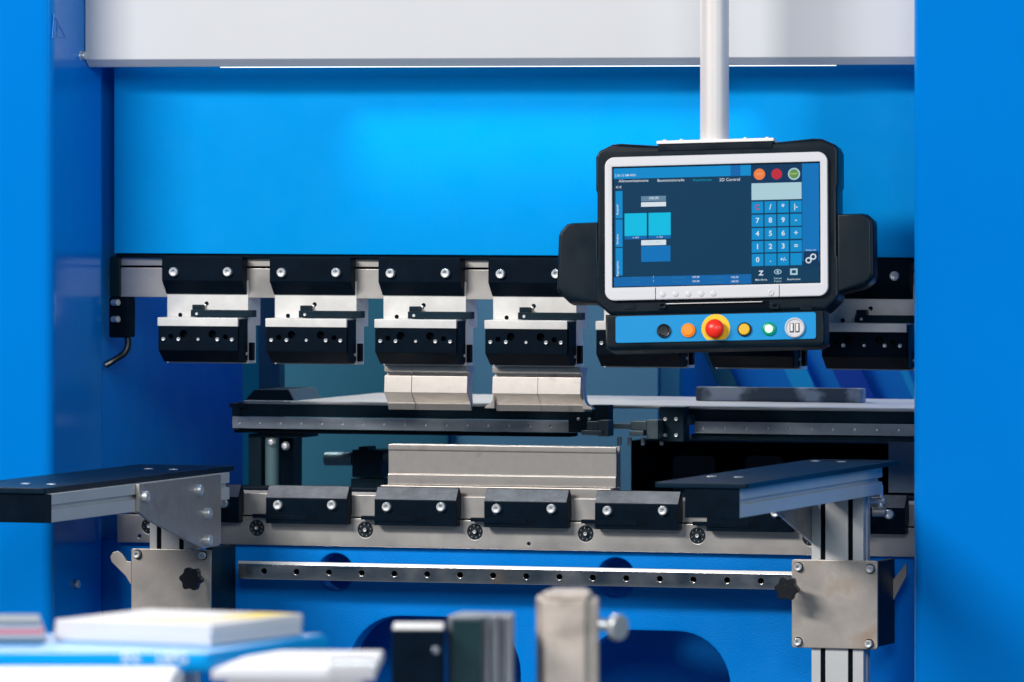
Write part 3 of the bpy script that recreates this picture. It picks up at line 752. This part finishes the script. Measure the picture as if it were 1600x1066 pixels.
# housing
H = [(-189, 112), (-184, 121), (-163, 131), (-150, 132), (-90, 127), (86, 127), (150, 132), (163, 131), (184, 121), (188, 112), (188, 60), (186, 55), (186, -50), (188, -55), (188, -112), (184, -120), (168, -135), (155, -137), (-155, -137), (-168, -135), (-185, -120), (-189, -112), (-189, -55), (-187, -50), (-187, 55), (-189, 60)]
hsg = cplate("housing", H, PLAS, con, -62, 0, bev=5)
cplate("top_insert", [(-91, 118), (87, 118), (87, 127.8), (-91, 127.8)], PLAS, hsg, -50, 1.6, bev=.6)
bez = cplate("bezel", rrect(-173, 173, -115, 109.5, 15), BEZEL, con, .5, 9, holes=[[(-161.5, -94.5), (161.5, -94.5), (161.5, 94.0), (-161.5, 94.0)]], bev=1.8)
scr_m = mat("screen_dark_blue", (.0, .005, .01), .5, spec=.08, emit=((0.0005, .036, .092), 1.0))
scr = cplate("screen", [(-161, -94), (161, -94), (161, 93.5), (-161, 93.5)], scr_m, con, .6, 5, bev=.2)
cplate("screen_seal", [(-162.5, -95.5), (162.5, -95.5), (162.5, 95), (-162.5, 95)], VOID, scr, 3.5, 5.6, holes=[[(-159.8, -93), (159.8, -93), (159.8, 92.3), (-159.8, 92.3)]], bev=.1)
def em(name, c, s=0.93): return mat(name, (0, .005, .01), .5, spec=.08, emit=(c, s))
E_BLUE = em("screen_blue", (.0, .26, .62)); E_CY = em("screen_cyan", (.0, .52, .80)); E_MID = em("screen_mid_blue", (.002, .13, .42)); E_DK = em("screen_navy", (.0, .03, .10))
E_PALE = em("screen_pale", (.42, .64, .72)); E_WH = em("screen_white", (.72, .80, .86)); E_KEY = em("screen_key_blue", (.0, .27, .62)); E_GREY = em("screen_grey", (.12, .24, .36)); E_SIDE = em("screen_side_blue", (.0, .17, .50))
E_OR = em("screen_orange", (.90, .22, .05)); E_RED = em("screen_red", (.55, .02, .04)); E_GN = em("screen_green", (.12, .28, .08)); E_LT = em("screen_dim_text", (.02, .22, .36)); E_T = em("screen_teal_text", (.0, .30, .45))
WS = 5.1
def quad(name, u0, u1, v0, v1, m, h=.25, base=WS):
    return cplate(name, [(u0, v0), (u1, v0), (u1, v1), (u0, v1)], m, scr, base, base + h, bev=0)
def text(s_, u, v, size, m, parent=scr, align='CENTER', wz=WS + .5, rot=0.0, name="screen_text", sx=1.0, frame=None, bold=.02):
    if size > 1 and size < 7: bold = 0.004; size *= 1.06
    c = bpy.data.curves.new("tmp", 'FONT'); c.body = s_; c.size = 1; c.align_x = align; c.align_y = 'CENTER'; c.extrude = .004; c.resolution_u = 3; c.offset = bold
    o = bpy.data.objects.new("tmp", c); COL.objects.link(o)
    dg = bpy.context.evaluated_depsgraph_get(); me = bpy.data.meshes.new_from_object(o.evaluated_get(dg))
    bpy.data.objects.remove(o); bpy.data.curves.remove(c)
    og = origin_of(parent)
    for vtx in me.vertices:
        x, y, q = vtx.co; x *= sx
        if rot: x, y = x * math.cos(rot) - y * math.sin(rot), x * math.sin(rot) + y * math.cos(rot)
        vtx.co = (frame(x * size, y * size, q) if frame else L(u + x * size, v + y * size, wz + q * size)) - og
    me.name = name; me.materials.clear(); me.materials.append(m)
    o = bpy.data.objects.new(name, me); COL.objects.link(o); o.parent = parent; return o
# screen layout, u = px-1120 ; photo crop (940..1300 x 240..480) scale 4.442
def cu(x): return 940 + x / 4.4417 - 1120
def cvv(x, y): px = 940 + x / 4.4417; return uv(px, 240 + y / 4.4417)[1]
quad("header_bar", -159.5, cu(1040), cvv(700, 165), 92, E_BLUE)
quad("header_block", cu(900), cu(968), cvv(930, 160), 92, E_MID, base=WS + .3)
quad("navy_corner", cu(1042), cu(1388), cvv(1200, 205), 92, E_DK)
quad("side_bar", cu(1392), 159.5, -60, 92, E_SIDE)
quad("value_field", cu(1044), cu(1388), cvv(1200, 322), cvv(1200, 206), E_PALE)
keys = [["C", "/", "*", "|-"], ["7", "8", "9", "-"], ["4", "5", "6", "+"], ["1", "2", "3", "="], ["0", ".", "+/-", ""]]
kx = [(1044, 1124), (1133, 1213), (1222, 1299), (1309, 1388)]; ky = [(333, 413), (424, 506), (516, 596), (607, 685), (695, 778)]
for r_, row in enumerate(keys):
    for c_, k_ in enumerate(row):
        a_, b_ = kx[c_]; t_, u_ = ky[r_]
        quad("screen_key", cu(a_), cu(b_), cvv(1215, u_), cvv(1215, t_), E_KEY)
        if k_: text(k_, cu((a_ + b_) / 2), (cvv(1215, t_) + cvv(1215, u_)) / 2, 11 if len(k_) < 3 else 8, E_RED if k_ == "C" else E_WH)
text("2.00.15 BM-0001", cu(100), cvv(150, 157), 4.6, E_WH, align='LEFT')
text("Allmennissimone", cu(125), cvv(230, 194), 5.6, E_WH, align='LEFT', sx=1.15)
text("Bemmissionsde", cu(393), cvv(490, 190), 5.6, E_WH, align='LEFT', sx=1.15)
text("Assemnote", cu(638), cvv(700, 187), 5.6, E_T, align='LEFT', sx=1.1)
text("2D Control", cu(822), cvv(890, 185), 6.4, E_WH, align='LEFT')
text("<<", cu(125), cvv(125, 240), 8.5, E_WH, bold=.0)
for i in range(3):
    quad("side_tab", cu(104), cu(152), cvv(128, 455 + 198 * i), cvv(128, 265 + 198 * i), E_BLUE)
    text(["Biegeteil", "Simulate", "Biegungsliste"][i], cu(117), cvv(117, 395 + 205 * i), 4.4, E_WH, rot=R(90))
quad("value_label", cu(281), cu(453), cvv(366, 335), cvv(366, 299), E_GREY); text("100.00", cu(368), cvv(368, 314), 5.6, E_WH)
quad("value_box", cu(281), cu(453), cvv(366, 372), cvv(366, 341), E_WH)
quad("value_box", cu(281), cu(453), cvv(366, 640), cvv(366, 604), E_WH)
text("12.00 x 40.0", cu(366), cvv(366, 621), 4.2, E_PALE)
for a_, b_ in ((166, 320), (332, 485)):
    quad("cyan_tile", cu(a_), cu(b_), cvv(320, 574), cvv(320, 417), E_CY); quad("tile_caption", cu(a_), cu(b_), cvv(320, 597), cvv(320, 575), E_MID)
    text("w 10.0", cu((a_ + b_) / 2), cvv(320, 586), 3.4, E_WH)
quad("blue_tile", cu(281), cu(483), cvv(380, 754), cvv(380, 645), E_SIDE)
quad("footer_bar", -159.5, cu(1040), -93, cvv(600, 850), E_MID, h=.12)
for i, (a_, n_, x2, v_) in enumerate(((220, "Stationnr", 365, "1"), (497, "Pressentiefe", 657, "100.00"), (765, "Hoehenwert", 925, "140.00"))):
    for j in range(2):
        text(n_ if j == 0 else n_[:7], cu(a_), cvv(a_, 866 + 28 * j), 3.4, E_LT, align='LEFT', sx=1.2)
        text(v_, cu(x2), cvv(x2, 860 + 29 * j), 4.2, E_WH)
def disc(name, u, v, r, m, h=.3, base=WS + .2):
    return cplate(name, circ(u, v, r, 28), m, scr, base, base + h, bev=0)
disc("stop_icon", cu(1099), cvv(1099, 147), 8.8, E_OR); disc("record_icon", cu(1218), cvv(1218, 145), 8.3, E_RED)
disc("start_icon", cu(1337), cvv(1337, 144), 9.4, E_PALE); disc("start_icon_core", cu(1337), cvv(1337, 144), 7.2, E_GN, base=WS + .6)
E_YT = em("screen_lime", (.75, .85, .10)); text("START", cu(1337), cvv(1337, 144), 3.6, E_YT, wz=WS + 1.2); text("STOP", cu(1099), cvv(1099, 147), 3.8, em("screen_peach", (1, .5, .25)), wz=WS + .8)
quad("settings_tile", cu(1399), cu(1503), cvv(1450, 780), cvv(1450, 678), E_DK, base=WS + .3)
text("Product List", cu(1451), cvv(1451, 670), 3.0, E_WH, wz=WS + .8)
def ring(name, u, v, r0, r1, m, n=8, base=WS + .6):
    return cplate(name, circ(u, v, r1, n), m, scr, base, base + .3, holes=[circ(u, v, r0, n)], bev=0)
ring("gear_icon", cu(1434), cvv(1434, 741), 3.0, 5.0, E_WH); ring("gear_icon", cu(1466), cvv(1466, 716), 3.0, 5.0, E_WH)
text("Z", cu(1107), cvv(1107, 832), 10, E_WH, bold=.04)
text("Mikrofirma", cu(1108), cvv(1108, 877), 3.9, E_WH)
cplate("eye_icon", [(cu(1222) + 5.8 * math.cos(a), cvv(1222, 821) + 3.8 * math.sin(a)) for a in [i * math.pi / 10 for i in range(20)]], E_PALE, scr, WS + .2, WS + .5, holes=[[(cu(1222) + 4.6 * math.cos(a), cvv(1222, 821) + 2.7 * math.sin(a)) for a in [i * math.pi / 10 for i in range(20)]]], bev=0)
disc("eye_pupil", cu(1222), cvv(1222, 821), 1.8, E_PALE)
text("Zeichen", cu(1222), cvv(1222, 866), 3.7, E_PALE); text("Kontur", cu(1222), cvv(1222, 886), 3.7, E_PALE)
a_, b_ = cu(1307), cu(1358); v0_, v1_ = cvv(1332, 842), cvv(1332, 798)
cplate("frame_icon", [(a_, v0_), (b_, v0_), (b_, v1_), (a_, v1_)], E_PALE, scr, WS + .2, WS + .5, holes=[[(a_ + 2.6, v0_ + 2.6), (b_ - 2.6, v0_ + 2.6), (b_ - 2.6, v1_ - 2.6), (a_ + 2.6, v1_ - 2.6)]], bev=0)
text("Bauelemente", cu(1332), cvv(1332, 872), 3.7, E_WH)
# bezel seams, soft keys
for px in (1026, 1218):
    u, _ = uv(px, 460); cplate("bezel_seam", [(u - .5, -115), (u + .5, -115), (u + .5, -96), (u - .5, -96)], VOID, bez, 8.95, 9.15, bev=0)
for i, px in enumerate((1037, 1057, 1077, 1097, 1116, 1205)):
    u, v = uv(px, 461 - .02 * (px - 1037))
    M = LM(u, v, 8.8); r_ = .0056 if i < 5 else .0062
    MB().lathe([(0, .0022), (r_ * .6, .0019), (r_ * .92, .0012), (r_, 0)] if i < 5 else [(0, .0014), (.0016, .0014), (.0018, .0008), (.0028, .0008), (.003, .002), (r_ * .9, .0016), (r_, 0)], 24, M=M).build("soft_key" if i < 5 else "power_key", BEZEL, bez)
# grips
GL = [(-186, 11), (-228, 10.5), (-236, 9), (-246, -2), (-249, -10), (-252, -88), (-250, -98), (-240, -107), (-232, -115), (-186, -116)]
GR = [(186, 14), (224, 14), (232, 12), (240, 4), (241, -2), (241, -80), (238, -90), (230, -97), (222, -101), (186, -109)]
cplate("grip", GL, PLAS, con, -50, -8, bev=5); cplate("grip", GR, PLAS, con, -50, -8, bev=5)
for G, sgn in ((GL, -1), (GR, 1)):
    u0 = 192 * sgn; 
    cplate("grip_cap", [(u * .94 + (190 * sgn) * .06 + 1.5 * sgn * 0, v * .97 - 1.5) for u, v in G], PLAS, con, -10, -2, bev=3)
# lower lip details
cplate("carry_bar", [(-77, -121.8), (70, -121.8), (72, -120.6), (-80, -120.6)], POLE, con, 1, 5, bev=.3)
cplate("carry_recess", [(-82, -131), (80, -131), (80, -119), (-82, -119)], VOID, con, -1, .8, bev=.2)
for px in (1035, 1210):
    u, v = uv(px, 478.0); cplate("latch", rrect(u - 6, u + 6, v - 5, v + 5, 1.5), PLAS, con, 0, 4, holes=[rrect(u - 3, u + 3, v - 2, v + 1.5, .5)], bev=.6)
for px in (985, 1258):
    u, v = uv(px, 480); cplate("recess_tab", rrect(u - 9, u + 9, v - 4, v + 4, 1.5), PLAS, con, -.5, 1.2, bev=.5)
# control strip
cplate("button_box", [(-173, -136), (-173, -186), (-166, -193), (158, -193), (166, -186), (166, -136)], PLAS, con, -48, 6, bev=4)
fac = cplate("button_plate", rrect(-156.5, 154, -181, -139.5, 4), mat("button_plate_blue", (0.0, .30, .68), .4, spec=.25, noise=(5, .04)), con, 5, 8.2, bev=.4)
def button(name, px, py, prof, m, base=8.2, hexr=()):
    u, v = uv(px, py); return MB().lathe([(r_ * K, h_ * K) for r_, h_ in prof], 36, M=LM(u, v, base), hexring=hexr).build(name, m, fac)
P_BK = mat("button_black", (.006, .012, .018), .3); P_OR = mat("button_orange", (.92, .25, .01), .35, emit=((1, .28, .01), .25)); P_YL = mat("button_yellow", (.90, .52, .02), .35)
P_RD = mat("estop_red", (.95, .03, .015), .32, emit=((1, .02, .01), .08)); P_EY = mat("estop_yellow", (.95, .62, .0), .45)  # faint emission lifts the red, the stop button is no lamp
button("button_ring", 1039, 518, [(8.2, 0), (8.2, 3.4), (9.5, 3.8), (11, 3), (11, 0)], P_BK); button("push_button", 1039, 518, [(0, 4.2), (7.4, 4.6), (8.1, 3), (8.1, 0)], P_BK)
button("button_ring", 1077, 517, [(9.4, 0), (9.4, 3.4), (10.2, 3.8), (11, 3), (11, 0)], P_OR); button("push_button", 1077, 517, [(0, 6), (8, 5.6), (9.3, 4), (9.3, 0)], P_OR)
cplate("estop_plate", [p for p in circ(uv(1119.5, 513.8)[0], uv(1119.5, 513.8)[1], 22.3, 48) if p[1] > -180.5] , P_EY, fac, 8.25, 9.2, bev=.2)
button("estop_neck", 1119.5, 514.5, [(0, 10), (11, 10), (11, 0)], P_RD, base=9.2)
button("estop_button", 1119.5, 515, [(0, 19.5), (6, 19), (11, 17), (14.2, 13.5), (15, 10.5), (14.4, 8.5), (11, 8)], P_RD, base=9.2)
button("button_ring", 1164, 515, [(9.2, 0), (9.2, 3.6), (10, 4), (11, 3), (11, 0)], P_BK); button("push_button", 1164, 515, [(0, 5), (8, 4.8), (9.0, 3.5), (9.0, 0)], P_YL)
P_GR = mat("button_green_ring", (.0, .22, .10), .3, emit=((0, .5, .2), .25)); P_GW = mat("lit_green_lens", (.6, .95, .8), .3, emit=((.62, 1.0, .80), 1.0))
button("button_ring", 1202, 514, [(6.3, 0), (6.3, 4.2), (8.5, 4.2), (10.5, 3), (10.5, 0)], P_GR); button("indicator_lens", 1202, 514, [(0, 5.5), (4.5, 5), (6.2, 4), (6.2, 0)], P_GW)
soc = button("socket", 1241.8, 512, [(0, 3.5), (12, 3.5), (14, 5), (15.5, 4.2), (16, 0)], BEZEL)
u, v = uv(1241.8, 512)
P_SL = mat("socket_dark", (.03, .03, .03), .4)
for du, ww, mm in ((-4.2, 3.3, P_SL), (4.4, 3.3, P_SL)):
    cplate("socket_slot", rrect(u + du - ww, u + du + ww, v - 7.5, v + 7, .5), mm, fac, 12.2 - .4, 12.2, bev=.1)
    cplate("socket_tongue", rrect(u + du - ww * .62, u + du + ww * .45, v - 5.5, v + 6, .4), POLE, fac, 12.2, 12.7, bev=.1)
# mounting bracket and pole
cplate("mount_plate", [(-93, 129), (89, 129), (89, 134), (-93, 134)], POLE, con, -55, 2, bev=.6)
for u in (-82, -56, 44, 78): MB().lathe([(0, .0035), (.004, .003), (.005, 0)], 16, M=Matrix.Translation(L(u, 134, -8))).build("mount_screw", BOLT, con)
pc = L(-8, 134, -28)
pm = MB(); pm.cyl(pc + Vector((0, 0, -.004)), pc + Vector((0, 0, .9)), 22.6 * K, 48); pm.build("pole", POLE, con, 60)
pm = MB(); pm.cyl(pc + Vector((0, 0, -.003)), pc + Vector((0, 0, .004)), 25.5 * K, 48, .001); pm.build("pole_collar", POLE, con)

# ================================================================== FOREGROUND DISPLAY TABLE
def fpx(px, py, s): return ats(px, py, s)
def plan_box(mb, corner_near, e1, e2, z0, z1, bev=.002, seg=2):
    """corner_near (Vector), e1,e2 plan vectors"""
    c = corner_near; q = [c, c + e1, c + e1 + e2, c + e2]
    return mb.prism([(p.x, p.y) for p in q], 'z', z0, z1, bev, seg)
SF = 10.0
pn = fpx(330, 1000, SF)      # near bottom corner of the book
e1 = (-rv * .215 + dv * .115)          # along the near-left edge
e2 = (rv * .115 + dv * .235)
zb0 = fpx(330, 1009, SF).z; zb1 = fpx(330, 977, SF).z
bk = thing("book_stack", (pn.x, pn.y, zb0), "thick white catalogue with a yellow patch on its cover, lying on the blue case", "book")
nl = 7
for i in range(nl):
    zz0 = zb0 + (zb1 - zb0) * i / nl; zz1 = zb0 + (zb1 - zb0) * (i + 1) / nl
    j = Vector((random.uniform(-.002, .002), random.uniform(-.002, .002), 0))
    plan_box(MB(), pn + j, e1, e2, zz0 + .0002, zz1, .0006).build("page_block", PAPER, bk)
# cover print
cpos = lambda a_, b_: pn + e1 * a_ + e2 * b_
q = [cpos(.02, .97), cpos(.27, .97), cpos(.27, .62), cpos(.62, .12), cpos(.30, .03), cpos(.10, .40)]
MB().prism([(p.x, p.y) for p in q[:2] + [cpos(.30, .60), cpos(.06, .58)]], 'z', zb1 + .0002, zb1 + .0007, 0).build("yellow_patch", YELLOW, bk)
MB().prism([(p.x, p.y) for p in (cpos(.08, .55), cpos(.24, .56), cpos(.75, .06), cpos(.25, .03))], 'z', zb1 + .0002, zb1 + .0007, 0).build("cream_patch", mat("cream_print", (.85, .74, .50), .6), bk)
# blue case below the book
pc_ = fpx(328, 1046, 9.86)
zc1 = zb0 - .0005; zc0 = fpx(328, 1052, 9.86).z
b1 = (-rv * .62 + dv * .02); b2 = (rv * .150 + dv * .39)
case = thing("blue_case", (pc_.x, pc_.y, zc0), "glossy blue plastic case with white lettering, under the white catalogue", "case")
plan_box(MB(), pc_, b1, b2, zc0, zc1, .010, 4).build("case_body", CASEB, case)
e1n = b1.normalized(); nrm = Vector((e1n.y, -e1n.x, 0)); 
if nrm.dot(dv) > 0: nrm = -nrm
base = pc_ + Vector((0, 0, 0))
def fr(cx_, size):
    return lambda x, y, q: base - e1n * 0 + (-e1n) * (x + cx_) + Vector((0, 0, (zc0 + zc1) / 2 - pc_.z + .006 + y)) + nrm * (.0012 + q * .001)
text("SN:", 0, 0, .018, PRINTW, parent=case, frame=fr(-.104, 1), name="lettering")
text("LBPG", 0, 0, .018, PRINTW, parent=case, frame=fr(-.050, 1), name="lettering")
# magazines at far left
pm_ = fpx(72, 1003, 10.05)
mg = thing("magazine_pile", (pm_.x, pm_.y, pm_.z), "low pile of grey and pink magazines left of the white catalogue", "magazines")
for i, (mm, hh) in enumerate(((GREYP, .008), (PAPER, .004), (PINK, .006), (PAPER, .004), (GREYP, .007))):
    zz = zc1 + .0005 + sum((.008, .004, .006, .004, .007)[:i])
    plan_box(MB(), pm_ - rv * .002 * i, -rv * .25, dv * .15 - rv * .01, zz + .0002, zz + hh, .0008).build("magazine", mm, mg)
# white boards below
pa = fpx(268, 1063, 9.55)
o = plan_box(MB(), pa + dv * 0, -rv * .5, dv * .25, pa.z - .05, pa.z, .004, 3).build("white_board", TABLEW); tag(o, "white board edge at the lower left corner, in front of the blue case", "board")
pb_ = fpx(330, 1046, 9.72); 
q = [pb_, pb_ + rv * .212 - dv * .0, pb_ + rv * .218 + dv * .36, pb_ + rv * .05 + dv * .36]
o = MB().prism([(p.x, p.y) for p in q], 'z', pb_.z - .014, pb_.z, .003, 3).build("white_board", TABLEW); tag(o, "pale grey board right of the blue case, left of the dark steel tool", "board")
# table carrying the boards
zt0 = pb_.z - .0142 
tb = thing("display_table", (pb_.x, pb_.y, 0), "white display table in the foreground carrying boards, case and tools", "table")
zt_ = min(zt0, pa.z - .0502) - .075
c_ = fpx(900, 1066, 9.2); 
tp = plan_box(MB(), Vector((c_.x, c_.y, 0)), -rv * 1.2, dv * 1.15, zt_ - .03, zt_, .003).build("table_top", TABLEW, tb)
for a_, b_ in ((-.05, .05), (-1.1, .05), (-.05, 1.05), (-1.1, 1.05)):
    p = Vector((c_.x, c_.y, 0)) + rv * a_ + dv * b_; MB().box(p.x - .02, p.x + .02, p.y - .02, p.y + .02, 0, zt_ - .0305, .002).build("leg", ALU, tb)
rz = MB(); plan_box(rz, Vector((pa.x, pa.y, 0)) + dv * .23, -rv * .5, dv * .5, zt_ + .0003, zc0 - .0005, .001); 
rz.build("riser", TABLEW, tb)
rz = MB(); plan_box(rz, pb_ + dv * .01 + rv * .02, rv * .17, dv * .34, zt_ + .0003, pb_.z - .0145, .001); rz.build("riser", TABLEW, tb)
# small metal pieces on right board
for (px, py, ln, rr) in ((545, 1052, .05, .008), (575, 1040, .02, .007)):
    p = fpx(px, py, 9.7); p.z = pb_.z + rr + .0004
    o = MB().cyl(p - rv * ln / 2, p + rv * ln / 2, rr, 20, .002).build("steel_pin", BOLT); tag(o, "shiny steel pin, the longer, lying on the pale board" if ln > .03 else "short shiny steel pin, the smaller, lying on the pale board", "pin")
# dark tool block
def tool_block(name, label, cat, s, pxs, top, m, m_top, depth, extra=None):
    a_ = fpx(pxs[0], top, s); b_ = fpx(pxs[1], top, s)
    root = thing(name, (a_.x, a_.y, zt_), label, cat)
    plan_box(MB(), a_, b_ - a_, dv * depth, zt_ + .0004, a_.z, .004, 3).build("block_body", m, root)
    plan_box(MB(), a_ + (b_ - a_) * .02 + dv * .003, (b_ - a_) * .96, dv * (depth - .006), a_.z + .0003, a_.z + .003, .001).build("top_face", m_top, root)
    return root, a_, b_
tdark = mat("dark_teal_steel", (.012, .045, .055), .4, metal=.5, noise=(20, .2))
r1, a_, b_ = tool_block("tool_block", "black steel tool block with pale top edge standing left of the grooved block", "tool block", 10.3, (612, 694), 985, BLACK, STEELB, .13)
MB().lathe([(0, .0), (.003, .0), (.0035, .001), (.005, .0)], 16, M=Matrix.Translation(fpx(681, 1016, 10.299)) @ Matrix.Rotation(TH, 4, 'Z') @ Matrix.Rotation(R(90), 4, 'X')).build("dimple", RAILM, r1)
# grooved block: stepped plan
s2 = 10.35; z2 = fpx(700, 964, s2).z
pt = lambda px, dd: (lambda p: (p.x, p.y))(fpx(px, 900, s2) + dv * dd)
root = thing("tool_block", (*pt(700, 0), zt_), "tall grooved steel tool block, left face dark and right face grey ribbed", "tool block")
plan = [pt(699, 0.02), pt(706, 0.0), pt(752, -.004), pt(758, .012), pt(766, .012), pt(770, -.006), pt(778, -.006), pt(781, .01), pt(787, .01), pt(790, -.004), pt(801, -.004), pt(804, .10), pt(720, .12)]
MB().prism(plan, 'z', zt_ + .0004, z2, .0015).build("block_body", mat("ribbed_grey_steel", (.22, .24, .27), .4, metal=.55, noise=(15, .15)), root)
q = [pt(707, -.0025), pt(748, -.0055), pt(748, -.0035), pt(707, -.0005)]
MB().prism([pt(706, -.006), pt(753, -.010), pt(753, -.0045), pt(706, -.0006)], 'z', zt_ + .0004, z2 - .004, .0004).build("dark_face", tdark, root)
# beige post with screw
s3 = 10.4
pt = lambda px, dd: (lambda p: (p.x, p.y))(fpx(px, 900, s3) + dv * dd)
z3 = fpx(870, 938, s3).z
root = thing("steel_post", (*pt(888, 0), zt_), "beige faceted steel post with a white-headed screw in its right side", "post")
plan = [pt(838, .04), pt(850, .0), pt(914, -.004), pt(920, .01), pt(935, .012), pt(937, .07), pt(925, .16), pt(862, .16), pt(840, .12)]
MB().prism(plan, 'z', zt_ + .0004, z3, .003, 3).build("post_body", BEIGE, root)
plan = [pt(846, .045), pt(856, .01), pt(918, .006), pt(926, .06), pt(918, .15), pt(866, .15)]
MB().prism(plan, 'z', z3 + .0003, z3 + .008, .002, 2).build("post_cap", BEIGE, root)
WSC = mat("white_plastic", (.78, .78, .80), .35)
MB().cyl(fpx(931, 975, s3 + .03), fpx(962, 979, s3 + .03), .0085, 24, .001).build("screw_shaft", BOLT, root)
MB().cyl(fpx(960, 980, s3 + .034), fpx(970, 981, s3 + .026), .0185, 32, .003).build("screw_head", BOLT, root)
